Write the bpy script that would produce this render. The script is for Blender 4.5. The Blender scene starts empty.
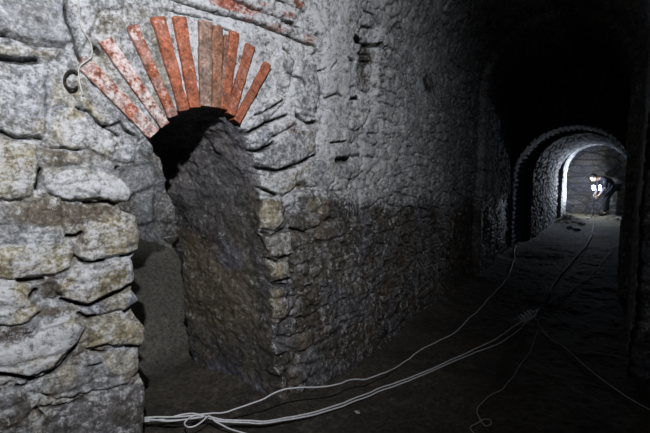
import bpy, bmesh, math, random
import numpy as np
from mathutils import Vector, Matrix
random.seed(7); rng = np.random.RandomState(11)
SC = bpy.context.scene; COL = SC.collection
PI = math.pi
# ------------------------------------------------------------------ camera model
F = 433.0; YAW = math.atan2(.566, .825); PITCH = math.atan2(46.5, F); CZ = 1.4
LAT = np.array([math.cos(YAW), math.sin(YAW), 0]); DEP = np.array([-math.sin(YAW), math.cos(YAW), 0])
FWD = DEP*math.cos(PITCH) - np.array([0, 0, math.sin(PITCH)])
UP = DEP*math.sin(PITCH) + np.array([0, 0, math.cos(PITCH)])
EYE = np.array([0, 0, CZ])
def ray(x, y): return FWD + LAT*(x-325)/F - UP*(y-216.5)/F
def on_z(x, y, z):
    d = ray(x, y); return EYE + d*((z-CZ)/d[2])
def at_dep(px, dep, z): return EYE*[1, 1, 0] + DEP*dep + LAT*((px-325)/F*dep) + np.array([0, 0, z])

# ------------------------------------------------------------------ noise
def _h(ix, iy, iz, seed):
    h = (ix.astype(np.int64)*374761393 + iy.astype(np.int64)*668265263 + iz.astype(np.int64)*2147483647 + seed*974711) & 0xffffffff
    h = ((h ^ (h >> 13))*1274126177) & 0xffffffff
    h = ((h ^ (h >> 15))*2246822519) & 0xffffffff
    return ((h ^ (h >> 16)) & 0xffffff)/float(0xffffff)
def vn(p, seed=0):
    i = np.floor(p); f = p-i; f = f*f*f*(f*(f*6-15)+10)
    ix, iy, iz = i[..., 0], i[..., 1], i[..., 2]; r = 0
    for a in (0, 1):
        wa = f[..., 0] if a else 1-f[..., 0]
        for b in (0, 1):
            wb = f[..., 1] if b else 1-f[..., 1]
            for c in (0, 1):
                wc = f[..., 2] if c else 1-f[..., 2]
                r = r + wa*wb*wc*_h(ix+a, iy+b, iz+c, seed)
    return r*2-1
def fbm(p, freq=1., octv=4, seed=0, gain=.5, ridged=False):
    p = np.asarray(p, float)*freq; t = 0; a = 1.; n = 0
    for o in range(octv):
        v = vn(p+17.3*o, seed+o)
        t = t + a*((1-2*np.abs(v)) if ridged else v); n += a; a *= gain; p = p*2.03
    return t/n
def worley(u, v, seed=0, jit=.85):
    iu = np.floor(u); iv = np.floor(v); F1 = np.full(u.shape, 9.); F2 = F1.copy(); ID = np.zeros(u.shape)
    z = np.zeros_like(iu)
    for a in (-1, 0, 1):
        for b in (-1, 0, 1):
            ca = iu+a; cb = iv+b
            hx = _h(ca, cb, z, seed); hy = _h(ca, cb, z+1, seed)
            d = np.hypot(ca+.5+jit*(hx-.5)-u, cb+.5+jit*(hy-.5)-v)
            cid = _h(ca, cb, z+2, seed)
            m = d < F1
            F2 = np.where(m, F1, np.minimum(F2, d)); ID = np.where(m, cid, ID); F1 = np.where(m, d, F1)
    return F1, F2, ID
def ss(x, a, b):
    t = np.clip((x-a)/(b-a), 0, 1); return t*t*(3-2*t)
def P3(a, b, c=0.): return np.stack([a, b, np.zeros_like(a)+c], -1)
def bricks(u, v, bw, bh, joint, seed=3):
    """running-bond pattern: returns brick mask (0 in joint..1) and id"""
    row = np.floor(v/bh); uu = u/bw + .5*(row % 2) + .15*_h(row, row, row, seed); c = np.floor(uu)
    fu = (uu-c)*bw; fv = v-row*bh
    d = np.minimum(np.minimum(fu, bw-fu), np.minimum(fv, bh-fv))
    return ss(d, joint*.3, joint*1.2), _h(row, c, row*0, seed)

# ------------------------------------------------------------------ scene helpers
def link(o, parent=None):
    COL.objects.link(o)
    if parent is not None: o.parent = parent
    return o
def tag(o, label=None, cat=None, group=None, kind=None):
    if label: o['label'] = label
    if cat: o['category'] = cat
    if group: o['group'] = group
    if kind: o['kind'] = kind
    return o
def empty(name, loc=(0, 0, 0)):
    o = bpy.data.objects.new(name, None); o.location = loc; o.empty_display_size = .1; return link(o)
def setcol(me, col, ext=None):
    a = me.attributes.new('Col', 'FLOAT_COLOR', 'POINT')
    c = np.ones((len(me.vertices), 4), np.float32); c[:, :3] = np.clip(col, 0, 1); a.data.foreach_set('color', c.ravel())
    for k, v in (ext or {}).items():
        b = me.attributes.new(k, 'FLOAT', 'POINT'); b.data.foreach_set('value', np.ascontiguousarray(np.broadcast_to(v, (len(me.vertices),)), np.float32))
def mesh_np(name, V, Q, mat, col=None, ext=None, parent=None, smooth=True):
    me = bpy.data.meshes.new(name); V = np.asarray(V, np.float32); Q = np.asarray(Q, np.int32)
    used = np.zeros(len(V), bool); used[Q.ravel()] = True
    remap = np.cumsum(used)-1; V = V[used]; Q = remap[Q]
    me.vertices.add(len(V)); me.vertices.foreach_set('co', V.ravel())
    me.loops.add(Q.size); me.loops.foreach_set('vertex_index', Q.ravel().astype(np.int32))
    me.polygons.add(len(Q)); me.polygons.foreach_set('loop_start', np.arange(0, Q.size, 4, dtype=np.int32))
    me.polygons.foreach_set('loop_total', np.full(len(Q), 4, np.int32))
    me.polygons.foreach_set('use_smooth', np.full(len(Q), smooth))
    me.update(); me.validate()
    if col is not None:
        col = np.broadcast_to(col, (len(used), 3))[used]
        ext = {k: np.broadcast_to(v, (len(used),))[used] for k, v in (ext or {}).items()}
        setcol(me, col, ext)
    me.materials.append(mat)
    o = bpy.data.objects.new(name, me); return link(o, parent)
def gridfaces(ni, nj, flip=False, keep=None):
    i, j = np.meshgrid(np.arange(ni-1), np.arange(nj-1), indexing='ij'); a = i*nj+j
    q = np.stack([a, a+nj, a+nj+1, a+1], -1)
    if flip: q = q[..., ::-1]
    if keep is not None: return q[keep]
    return q.reshape(-1, 4)
def sheet(name, P, mat, col, ext=None, flip=False, keep=None, kind='structure', parent=None):
    ni, nj = P.shape[:2]
    e = {k: (np.asarray(v).reshape(-1) if np.ndim(v) else v) for k, v in (ext or {}).items()}
    o = mesh_np(name, P.reshape(-1, 3), gridfaces(ni, nj, flip, keep), mat, col.reshape(-1, 3), e, parent)
    if kind: o['kind'] = kind
    return o
def bm_obj(name, bm, mat, parent=None, smooth=True):
    me = bpy.data.meshes.new(name); bm.normal_update(); bm.to_mesh(me); bm.free()
    for p in me.polygons: p.use_smooth = smooth
    me.materials.append(mat)
    return link(bpy.data.objects.new(name, me), parent)
def srgb(r, g, b):
    f = lambda c: (c/255/12.92) if c/255 <= .04045 else ((c/255+.055)/1.055)**2.4
    return np.array([f(r), f(g), f(b)])
def lerp(a, b, t):
    t = np.asarray(t)[..., None]; return a*(1-t)+b*t

# ------------------------------------------------------------------ materials
def nt(name):
    m = bpy.data.materials.new(name); m.use_nodes = True; n = m.node_tree; n.nodes.clear()
    out = n.nodes.new('ShaderNodeOutputMaterial'); b = n.nodes.new('ShaderNodeBsdfPrincipled')
    n.links.new(b.outputs[0], out.inputs[0]); return m, n, b
def noise_node(n, co, scale, detail=5, rough=.6):
    t = n.nodes.new('ShaderNodeTexNoise'); t.inputs['Scale'].default_value = scale; t.inputs['Detail'].default_value = detail
    t.inputs['Roughness'].default_value = rough; n.links.new(co, t.inputs['Vector']); return t.outputs[0]
def mrange(n, s, a, b, c=0., d=1.):
    m = n.nodes.new('ShaderNodeMapRange'); n.links.new(s, m.inputs[0])
    for i, v in zip((1, 2, 3, 4), (a, b, c, d)): m.inputs[i].default_value = v
    return m.outputs[0]
def math_node(n, op, a, b):
    m = n.nodes.new('ShaderNodeMath'); m.operation = op
    for i, v in enumerate((a, b)):
        if isinstance(v, (int, float)): m.inputs[i].default_value = v
        else: n.links.new(v, m.inputs[i])
    return m.outputs[0]
def mix(n, f, a, b, mode='MIX'):
    m = n.nodes.new('ShaderNodeMix'); m.data_type = 'RGBA'; m.blend_type = mode
    for i, v in ((0, f), (6, a), (7, b)):
        if isinstance(v, (int, float)): m.inputs[i].default_value = v
        elif isinstance(v, tuple): m.inputs[i].default_value = v
        else: n.links.new(v, m.inputs[i])
    return m.outputs[2]
def stone_mat(name, bump=.010, white=(.62, .63, .66, 1), stretch=(1, 1, 1)):
    m, n, b = nt(name)
    tc = n.nodes.new('ShaderNodeTexCoord'); mp = n.nodes.new('ShaderNodeMapping'); n.links.new(tc.outputs['Object'], mp.inputs[0])
    mp.inputs['Scale'].default_value = stretch; co = mp.outputs[0]
    at = n.nodes.new('ShaderNodeAttribute'); at.attribute_name = 'Col'
    fl = n.nodes.new('ShaderNodeAttribute'); fl.attribute_name = 'fleck'
    ro = n.nodes.new('ShaderNodeAttribute'); ro.attribute_name = 'rough'
    a = noise_node(n, co, 34, 6, .7); c = noise_node(n, co, 95, 4, .65); d = noise_node(n, co, 11, 5, .6)
    var = mrange(n, a, .33, .67, .38, 1.6); v2 = mrange(n, c, .33, .67, .65, 1.35)
    mul = math_node(n, 'MULTIPLY', var, v2)
    comb = n.nodes.new('ShaderNodeCombineColor'); [n.links.new(mul, comb.inputs[i]) for i in range(3)]
    base = mix(n, 1.0, at.outputs['Color'], comb.outputs[0], 'MULTIPLY')
    # lime efflorescence flecks, amount from the attribute
    s = math_node(n, 'ADD', math_node(n, 'MULTIPLY', a, .45), math_node(n, 'ADD', math_node(n, 'MULTIPLY', c, .25), math_node(n, 'MULTIPLY', d, .3)))
    thr = math_node(n, 'ADD', s, math_node(n, 'MULTIPLY', fl.outputs['Fac'], .22))
    f = mrange(n, thr, .585, .68)
    base = mix(n, math_node(n, 'MULTIPLY', f, .85), base, white)
    n.links.new(base, b.inputs['Base Color']); n.links.new(ro.outputs['Fac'], b.inputs['Roughness'])
    bp = n.nodes.new('ShaderNodeBump'); bp.inputs['Distance'].default_value = bump; bp.inputs['Strength'].default_value = 1.
    h = math_node(n, 'ADD', math_node(n, 'MULTIPLY', a, 1.2), math_node(n, 'MULTIPLY', c, .5)); n.links.new(h, bp.inputs['Height']); n.links.new(bp.outputs[0], b.inputs['Normal'])
    return m
def plain(name, col, rough=.6, metal=0., var=.25, scale=40, bump=.0005, emit=None, es=0):
    m, n, b = nt(name); tc = n.nodes.new('ShaderNodeTexCoord')
    a = noise_node(n, tc.outputs['Object'], scale, 4)
    d = tuple(c*(1-var) for c in col)+(1,); l = tuple(min(1, c*(1+var)) for c in col)+(1,)
    n.links.new(mix(n, mrange(n, a, .35, .65), d, l), b.inputs['Base Color'])
    b.inputs['Roughness'].default_value = rough; b.inputs['Metallic'].default_value = metal
    bp = n.nodes.new('ShaderNodeBump'); bp.inputs['Distance'].default_value = bump; n.links.new(a, bp.inputs['Height']); n.links.new(bp.outputs[0], b.inputs['Normal'])
    if emit: b.inputs['Emission Color'].default_value = emit+(1,); b.inputs['Emission Strength'].default_value = es
    return m
M_stone = stone_mat('rubble_masonry'); M_far = stone_mat('vault_masonry', .008)
M_mud = stone_mat('wet_earth', .004, white=(.16, .15, .14, 1))
M_brick = stone_mat('old_brick', .003, white=(.72, .68, .68, 1))

# ------------------------------------------------------------------ left wall path: s>0 towards the camera, s<0 down the corridor
P2 = np.array([-1.66, 1.92]); TA = np.array([.302, .953])/math.hypot(.302, .953); SB = -.45
P1 = P2+TA*(-SB); TC = np.array([-.0131, .9999]); NA = np.array([TA[1], -TA[0]]); NC = np.array([TC[1], -TC[0]])
SPR = 2.35; RV = .85
def path(s):
    """position and normal of the wall line at path length s (blended bend)"""
    t = -s+SB                      # >0 beyond the bend
    w = .16; k = w*np.logaddexp(0, np.clip(t/w, -60, 60)*1.)     # soft ramp
    k0 = w*math.log1p(math.exp(SB/w))
    p = P2 + TA*((-s)[..., None]) + (TC-TA)*((k-k0)[..., None])
    g = 1/(1+np.exp(-np.clip(t/w, -60, 60))); tt = lerp(TA, TC, g); tt = tt/np.linalg.norm(tt, axis=-1, keepdims=True)
    return p, np.stack([tt[..., 1], -tt[..., 0]], -1)
def wallpos(s, w):
    p, n = path(s); kap = ss(-s, .15, 1.3)*.995+.005; k = kap/RV
    l = np.maximum(0, w-SPR); off = (1-np.cos(k*l))/k; z = np.minimum(w, SPR)+np.sin(k*l)/k
    bat = .07*np.clip(1-w/1.3, 0, 1)*ss(s, -2.5, -1.) * ss(-s, -.3, 0)
    P = np.concatenate([p+n*(off+bat)[..., None], z[..., None]], -1)
    N = np.concatenate([n*np.cos(k*l)[..., None], -np.sin(k*l)[..., None]], -1)
    return P, N
def inv(x, y):
    """photo point -> (s, w) on the wall surface"""
    d = ray(x, y)
    den = d[0]*NA[0]+d[1]*NA[1]; t = (P2@NA - EYE[:2]@NA)/den; q = EYE+d*t
    s = -((q[:2]-P2)@TA)
    if s < SB or t < 0:
        den = d[0]*NC[0]+d[1]*NC[1]; t = (P1@NC)/den; q = EYE+d*t; s = SB-((q[:2]-P1)@TC)
    return s, q[2]
def poly_sd(u, v, pts):
    """signed distance to polygon, + inside"""
    pts = np.array(pts); n = len(pts); d = np.full(u.shape, 9.); ins = np.zeros(u.shape, bool)
    for i in range(n):
        a = pts[i]; b = pts[(i+1) % n]; e = b-a; L = e@e+1e-12
        t = np.clip(((u-a[0])*e[0]+(v-a[1])*e[1])/L, 0, 1)
        d = np.minimum(d, np.hypot(u-a[0]-t*e[0], v-a[1]-t*e[1]))
        c = ((a[1] > v) != (b[1] > v)) & (u < (b[0]-a[0])*(v-a[1])/((b[1]-a[1]) if abs(b[1]-a[1]) > 1e-9 else 1e-9)+a[0])
        ins ^= c
    return np.where(ins, d, -d)
def line_d(u, v, pts):
    pts = np.array(pts); d = np.full(u.shape, 9.)
    for i in range(len(pts)-1):
        a = pts[i]; b = pts[i+1]; e = b-a; L = e@e+1e-12
        t = np.clip(((u-a[0])*e[0]+(v-a[1])*e[1])/L, 0, 1)
        d = np.minimum(d, np.hypot(u-a[0]-t*e[0], v-a[1]-t*e[1]))
    return d
# colours (linear) of the things themselves
GREY = srgb(150, 152, 156); LIGHT = srgb(190, 190, 191); OCH = srgb(160, 148, 116); TAN = srgb(162, 156, 142); BROWN = srgb(104, 94, 82)
DARK = srgb(70, 66, 62); BLUE = srgb(138, 142, 156); RED = srgb(166, 96, 76); UMB = srgb(84, 76, 66)
# stone: points, height, colour, fleck, second colour
STONES = [
 ([(-60,-20),(64,-20),(66,20),(73,40),(65,44),(35,41),(12,34),(-60,30)], .022, GREY, .25, BLUE),
 ([(68,-20),(130,-20),(125,8),(100,12),(92,34),(82,52),(77,38),(70,20)], .012, LIGHT, .5, GREY),
 ([(-60,40),(20,43),(40,47),(62,50),(58,62),(38,57),(12,57),(-60,52)], .010, TAN, .55, OCH),
 ([(-60,66),(30,64),(44,75),(47,100),(45,136),(18,135),(-60,126)], .022, GREY, .5, TAN),
 ([(50,75),(62,84),(80,97),(76,118),(62,106),(48,112)], .008, TAN, .5, GREY),
 ([(56,112),(76,108),(95,128),(118,142),(112,160),(90,150),(60,147),(50,130)], .018, LIGHT, .5, OCH),
 ([(64,88),(78,90),(110,122),(104,128),(84,112)], .012, LIGHT, .4, OCH),
 ([(78,72),(84,77),(147,139),(139,144),(120,124),(98,108)], .012, GREY, .5, LIGHT),
 ([(-60,142),(14,140),(38,146),(40,178),(31,197),(8,200),(-60,198)], .020, TAN, .55, OCH),
 ([(43,149),(82,151),(84,164),(45,168)], .006, BROWN, .25, TAN),
 ([(45,171),(80,166),(115,172),(128,183),(134,194),(128,203),(112,201),(100,199),(70,202),(48,193),(42,181)], .034, LIGHT, .6, TAN),
 ([(108,148),(144,146),(140,166),(118,164),(104,158)], .016, GREY, .35, LIGHT),
 ([(92,216),(142,212),(143,240),(140,250),(125,256),(90,262),(76,256),(80,236)], .030, TAN, .45, OCH),
 ([(-60,246),(60,243),(75,250),(70,265),(55,275),(25,279),(-60,279)], .026, OCH, .6, LIGHT),
 ([(66,271),(80,262),(110,260),(140,261),(140,280),(115,292),(88,303),(70,300),(55,293)], .030, LIGHT, .5, OCH),
 ([(-60,287),(20,287),(43,309),(20,325),(-60,323)], .022, OCH, .6, LIGHT),
 ([(76,307),(110,299),(136,290),(144,299),(125,310),(100,316),(85,314)], .020, BLUE, .4, TAN),
 ([(-60,350),(25,340),(40,322),(75,318),(86,326),(75,345),(50,370),(30,375),(-60,370)], .028, OCH, .7, LIGHT),
 ([(88,326),(115,316),(140,318),(150,330),(148,345),(125,346),(100,345),(82,349)], .034, OCH, .45, TAN),
 ([(60,366),(85,351),(146,349),(144,370),(125,384),(60,399),(38,396)], .018, GREY, .35, TAN),
 ([(50,404),(125,389),(150,376),(155,385),(155,560),(40,560),(40,420)], .018, srgb(112,108,112), .3, DARK*1.3),
 ([(-60,392),(16,384),(30,400),(32,440),(30,560),(-60,560)], .010, GREY, .3, DARK),
 # stones fanning out right of the bricks
 ([(243,128),(262,108),(280,92),(288,98),(268,120),(250,131)], .014, LIGHT, .4, GREY),
 ([(246,147),(252,134),(270,124),(292,116),(298,124),(272,138),(262,149)], .020, LIGHT, .5, BLUE),
 ([(252,165),(262,152),(290,132),(318,126),(318,150),(298,162),(278,168)], .018, GREY, .45, OCH),
 ([(262,188),(270,174),(300,166),(316,158),(316,186),(298,186),(282,196)], .020, LIGHT, .5, TAN),
 ([(314,164),(322,158),(339,162),(338,182),(328,190),(314,184)], .016, LIGHT, .2, GREY),
 ([(299,62),(318,60),(322,96),(318,118),(300,112),(292,90)], .012, GREY, .5, LIGHT),
 ([(270,60),(286,48),(296,60),(290,88),(276,84)], .012, LIGHT, .4, GREY),
 ([(336,146),(356,142),(362,155),(344,157)], .014, LIGHT, .3, GREY),
 ([(336,164),(352,163),(366,170),(352,180),(338,176)], .014, GREY, .3, LIGHT),
 # pillar corner
 ([(258,196),(282,198),(284,220),(274,232),(262,228)], .020, TAN, .4, UMB),
 ([(262,234),(290,230),(292,252),(276,258),(264,254)], .016, BROWN, .5, TAN),
 ([(262,262),(286,256),(288,276),(268,282)], .020, TAN, .4, BROWN),
 ([(266,290),(284,286),(286,318),(272,322)], .014, BROWN, .3, UMB),
]
CRACKS = [
 ([(-60,31),(0,34),(12,37),(30,43),(45,45),(65,47)], 1.3), ([(-60,54),(0,57),(15,61),(36,60)], 4.2), ([(64,-10),(67,20),(73,35),(77,52),(80,60)], 2.2),
 ([(-60,126),(0,131),(14,138),(42,139)], 1.6), ([(50,148),(80,149)], 1.), ([(103,127),(112,126),(120,122),(126,130),(135,136)], 1.8), ([(75,108),(88,112),(100,125),(118,136)], 1.4),
 ([(85,203),(97,203),(107,200),(114,204)], 2.2), ([(68,236),(75,236),(81,233)], 2.6), ([(75,256),(85,263),(103,261)], 2.), ([(122,257),(132,255)], 1.6),
 ([(20,281),(30,281),(42,280)], 3.), ([(62,300),(75,303),(88,306),(105,299),(120,291),(128,285)], 2.4), ([(80,314),(88,318),(94,316)], 2.4), ([(125,312),(134,307)], 2.2),
 ([(-60,372),(0,374),(18,377),(32,380)], 3.4), ([(18,387),(50,374),(62,366),(75,347)], 2.), ([(88,366),(100,362)], 1.2), ([(40,408),(60,405),(82,400)], 1.6), ([(35,410),(42,416)], 2.),
 ([(127,347),(134,346)], 2.), ([(105,352),(92,350)], 1.4), ([(96,48),(99,52)], 4.), ([(38,180),(40,170),(36,188)], 2.), ([(30,298),(36,290)], 2.4), ([(118,168),(130,170)], 2.),
 ([(167,9),(192,15),(213,19)], 1.5), ([(165,-5),(177,0),(199,7),(221,13),(258,23),(278,31),(298,39),(317,46)], 2.), ([(225,-4),(236,0),(258,9),(283,18),(300,26)], 1.7), ([(270,-5),(283,0),(308,11)], 1.7), ([(219,25),(231,31)], 1.6),
 ([(235,133),(249,133),(268,122),(288,115)], 2.), ([(245,150),(263,151),(275,142)], 2.4), ([(255,167),(278,171),(299,164),(319,154)], 2.2), ([(297,114),(309,123),(319,122)], 2.2), ([(255,115),(271,108),(283,100)], 1.5),
 ([(245,180),(262,186),(276,195)], 1.6), ([(340,161),(352,159)], 4.2), ([(334,143),(347,141)], 1.4), ([(286,47),(292,54)], 1.4), ([(288,72),(302,78),(306,88)], 1.4),
 ([(355,39),(367,42)], 5.), ([(363,10),(373,15)], 1.6), ([(366,26),(373,28)], 1.6), ([(349,59),(354,61)], 2.), ([(367,44),(381,45)], 3.), ([(353,98),(363,98)], 2.), ([(381,41),(380,61)], 1.2),
 ([(320,70),(328,68)], 1.2), ([(334,68),(339,61)], 1.2), ([(328,98),(340,93),(345,96)], 1.2), ([(358,53),(372,54)], 1.2), ([(358,60),(374,61)], 1.2), ([(423,80),(428,90)], 4.),
 ([(262,230),(272,236),(284,229)], 1.8), ([(262,256),(274,262),(286,255)], 1.8), ([(268,284),(284,283)], 1.6), ([(290,228),(305,232),(318,226)], 1.2),
]
PATCH = [ # photo ellipse, colour, strength
 ((240,7,26,6),RED,.75), ((228,5,14,6),RED,.8), ((249,16,5,6),RED,.6), ((280,27,14,5),RED,.75), ((310,39,7,5),RED,.7), ((289,14,7,3.5),RED,.7), ((301,2,8,4),RED,.75), ((265,4,9,3.5),RED,.5),
 ((45,54,5,4),BROWN,.6), ((7,43,5,3),UMB,.7), ((82,60,6,6),RED*.8,.5), ((118,22,12,8),TAN*.8,.5), ((55,215,55,14),BROWN,.9), ((55,227,14,10),OCH*.8,.3),
 ((30,255,14,10),LIGHT,.6), ((22,292,10,10),OCH,.7), ((52,290,16,14),UMB,.95), ((48,312,22,7),BROWN,.9), ((15,333,22,13),UMB,.85), ((22,405,10,22),UMB,.8), ((75,355,14,9),UMB,.6), ((68,322,12,4),OCH,.5), ((38,358,14,8),OCH,.7), ((125,332,15,11),OCH,.6), ((128,376,10,5),OCH*.7,.5), ((100,378,30,8),DARK*1.3,.3),
 ((367,56,11,13),UMB*.85,.9), ((369,80,9,14),BROWN*.8,.7), ((300,184,6,3),UMB,.9), ((294,128,9,7),RED*.45,.5), ((300,130,6,6),UMB,.5), ((272,212,9,14),OCH,.5), ((272,270,8,9),OCH*1.1,.5), ((272,300,5,16),OCH*.9,.5), ((318,205,14,9),OCH*.6,.5),
 ((427,84,6,10),UMB*.6,.8), ((275,240,8,10),LIGHT,.35), ((295,188,12,3),OCH*.7,.6),
]
def conv(pts): return [inv(x, y) for x, y in pts]
STONES_W = [(conv(p), h, c, f, c2) for p, h, c, f, c2 in STONES]
CRACKS_W = []
for p, w in CRACKS:
    q = conv(p); x, y = p[len(p)//2]; a = inv(x, y); b = inv(x, y+1); CRACKS_W.append((q, w*abs(a[1]-b[1])*.72))
PATCH_W = []
for (x, y, a, b), c, st in PATCH:
    o = inv(x, y); o1 = inv(x+a, y); o2 = inv(x, y+b); PATCH_W.append((o, abs(o1[0]-o[0]), abs(o2[1]-o[1]), c, st))

FAN = conv([(80,66),(104,34),(131,20),(160,14),(204,16),(236,28),(252,42),(272,64),(240,128),(225,116),(204,110),(180,114),(166,126),(152,140)])
def front_field(s, w):
    """height, colour, fleck, roughness of the left wall's face at (s, w)"""
    p = P3(s, w)
    wob = .011*fbm(p, 9, 3, 40)+.008*fbm(p, 32, 3, 41); wob2 = .011*fbm(p, 9, 3, 50)+.008*fbm(p, 32, 3, 51); su = s+wob; wu = w+wob2
    near = ss(s, -.75, -.25)                 # 1 on the arch wall, 0 in the corridor
    up = ss(w+.22*fbm(p, 2.6, 4, 9, .6)+.05*fbm(p, 14, 3, 19)+.25*ss(-s, .6, 2.8), 1.12, 1.40)
    h = .035*fbm(p, 1.3, 3, 1)+.014*fbm(p, 4.5, 3, 2)
    # irregular rubble courses
    F1, F2, ID = worley(su/.25+.6*fbm(p, 3, 2, 5), (wu+.04*fbm(p, 2, 2, 4))/.105, 6)
    e = ss(F2-F1, .02, .30)
    vis = (.35+.65*ss(fbm(p, 1.7, 3, 60), -.3, .3))*(.8+.2*near)
    h = h+vis*(.020*e+.014*(ID-.5))-.004
    f1, f2, id2 = worley(su/.06, wu/.035, 16); h = h+.0025*(ss(f2-f1, 0, .3)-.5)
    pit = ss(fbm(P3(s, w*1.7), 13, 4, 37), .22, .42)
    h = h+.007*fbm(p, 20, 4, 3, .65)+.004*fbm(p, 45, 3, 33, ridged=True)-.014*pit
    big = fbm(p, 2.2, 4, 21); mid = fbm(p, 8, 4, 22); fin = fbm(p, 30, 3, 23)
    cu = lerp(GREY*.72, LIGHT*1.08, ss(big+.6*mid+.4*fin, -.35, .4)); cu = lerp(cu, TAN, .5*ss(mid-.4*big, .05, .5)); cu = lerp(cu, BROWN, .75*ss(fbm(p, 6, 4, 29), .12, .4)); cu = lerp(cu, DARK*1.2, .6*ss(fbm(p, 17, 4, 30, .65), .15, .4))
    cl = lerp(DARK, UMB, ss(big, -.4, .4)); cl = lerp(cl, BROWN*.9, .6*ss(mid, .1, .5)); cl = lerp(cl, srgb(96, 96, 104), .6*ss(fbm(p, 5, 3, 31), .05, .4))
    pl = ss(fbm(P3(s*1.6, w*.9), 16, 5, 24, .68), -.02, .2)*ss(-s, -.02, .10)        # peeling lime over the dark lower wall
    cl = lerp(cl, srgb(136, 136, 138), pl*.7*ss(fbm(p, 40, 3, 38), -.25, .15))
    cshade = lerp(GREY*.8, srgb(120, 124, 134), ss(mid, -.3, .3))
    cu = lerp(cu, cshade, ss(-s, 1., 2.2)*.8)
    col = lerp(cl, cu, up)
    jl = (1-ss(F2-F1+.10*fin, .01, .10))*vis*ss(fbm(p, 5, 3, 61), -.25, .15); col = lerp(col, col*.38, jl); h = h-.008*jl; cs = (.78+.44*ID)*vis+1-vis; col = col*cs[..., None]
    col = lerp(col, col*.45, pit*.8)  # small flake shadows in the pits, painted into the wall colour
    fleck = .5*up+.25+.15*fbm(p, 3, 3, 34); fleck = fleck*(1-.3*ss(-s, 1.5, 3))
    rough = .55+.35*up
    # vertical plaster strip beside the bend
    a = inv(326, 60)[0]; b = inv(352, 60)[0]; st = ss(s, b-.02, b+.03)*(1-ss(s, a-.03, a+.02))*ss(w, 1.25, 1.35)
    h = h*(1-.45*st)+.010*st; col = lerp(col, srgb(176, 177, 174), .6*st)
    # pier: mortar bed level
    mask = ss(s, .55, .62)*(1-ss(s, 2., 2.2)); col = lerp(col, lerp(TAN*.8, GREY, ss(mid, -.3, .3)), mask*.9); h = h*(1-.35*mask)-.008*mask; fleck = fleck*(1-mask)+mask*(.45+.3*fbm(p, 5, 3, 35)); rough = rough*(1-mask)+.85*mask
    m = (s > -.15) & (s < 1.2) & (w > 1.5) & (w < 2.35); sd = poly_sd(s[m], w[m], FAN); k = ss(sd, -.03, .03); h[m] = h[m]*(1-.65*k)-.002*k
    for pts, hh, c, fl, c2 in STONES_W:
        q = np.array(pts); m = (s > q[:, 0].min()-.06) & (s < q[:, 0].max()+.06) & (w > q[:, 1].min()-.06) & (w < q[:, 1].max()+.06)
        if not m.any(): continue
        sd = poly_sd(su[m]-wob[m]*.3, wu[m], pts)+.004*fin[m]
        inn = ss(sd, -.003, .018); rise = hh*(ss(sd, -.004, .014)*.75+.25*ss(sd, .0, .06))
        h[m] = h[m]*(1-.35*inn)+rise - .006*np.exp(-(sd/.006)**2)
        cc = lerp(c, c2, ss(fbm(p[m], 9, 4, int(hh*1e4)+len(pts)), -.1, .35))*(1+.35*mid[m]+.25*fin[m])[..., None]; cc = lerp(cc, DARK*1.2, .55*ss(fbm(p[m], 16, 4, 45, .65), .18, .42))
        col[m] = lerp(col[m], cc, inn*.85); fleck[m] = fleck[m]*(1-inn)+fl*inn
    for (o, ra, rb, c, stg) in PATCH_W:
        d = np.hypot((s-o[0])/ra, (w-o[1])/rb)+.45*mid+.25*fin; k = stg*(1-ss(d, .6, 1.1))
        col = lerp(col, np.broadcast_to(c, col.shape), k); fleck = fleck*(1-.5*k)
    for pts, wd in CRACKS_W:
        q = np.array(pts); m = (s > q[:, 0].min()-.05) & (s < q[:, 0].max()+.05) & (w > q[:, 1].min()-.05) & (w < q[:, 1].max()+.05)
        if not m.any(): continue
        d = line_d(su[m]-wob[m]*.6, wu[m]-wob2[m]*.6, pts)+.002*fin[m]; k = 1-ss(d, wd*.55, wd*1.5)
        h[m] -= k*min(.05, .018+wd*2.4); col[m] = lerp(col[m], np.broadcast_to(DARK*.35, col[m].shape), k*.9); fleck[m] *= 1-k
    # brick niche in the corridor wall
    q = inv(369, 62); d = np.maximum(np.abs(s-q[0])/.16, np.abs(w-q[1])/.30); h -= .045*(1-ss(d+.2*mid, .7, 1.))
    return h, col, np.clip(fleck, 0, 1), rough

# outline of the passage opening, photo points on the wall face, left foot -> over the arch -> right foot
OUT = [(141,433),(143,385),(138,372),(138,350),(143,340),(143,326),(136,318),(131,311),(138,300),(131,291),(133,278),(131,261),(137,250),(138,238),(135,215),(122,211),(118,204),(131,201),(133,194),(128,185),(120,172),(119,167),(136,165),(139,150),(146,143),(154,136),
 (162,127),(172,118),(183,112),(195,108.5),(204,107.5),(214,109),(223,112),(230,117),(237,123),(242,131),(250,143),(256,155),(261,170),(264,190),(267,230),(270,280),(273,330),(276,380),(279,412)]
O = conv(OUT); O = [(O[0][0], -.12)]+O+[(O[-1][0], -.12)]
O = np.array(O); seg = np.hypot(*np.diff(O, axis=0).T); cum = np.concatenate([[0], np.cumsum(seg)])
NO = 640; oo = np.linspace(0, cum[-1], NO); OS = np.stack([np.interp(oo, cum, O[:, 0]), np.interp(oo, cum, O[:, 1])], 1)
def smooth1(a, r):
    k = np.hanning(2*r+3)[1:-1]; k /= k.sum(); q = np.pad(a, r, mode='edge')
    q[:r] = a[0]+(a[0]-a[1])*np.arange(r, 0, -1); q[-r:] = a[-1]+(a[-1]-a[-2])*np.arange(1, r+1); return np.convolve(q, k, 'valid')
OS = np.stack([smooth1(OS[:, 0], 2), smooth1(OS[:, 1], 2)], 1)
OSM = np.stack([smooth1(OS[:, 0], 40), smooth1(OS[:, 1], 40)], 1)
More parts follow.
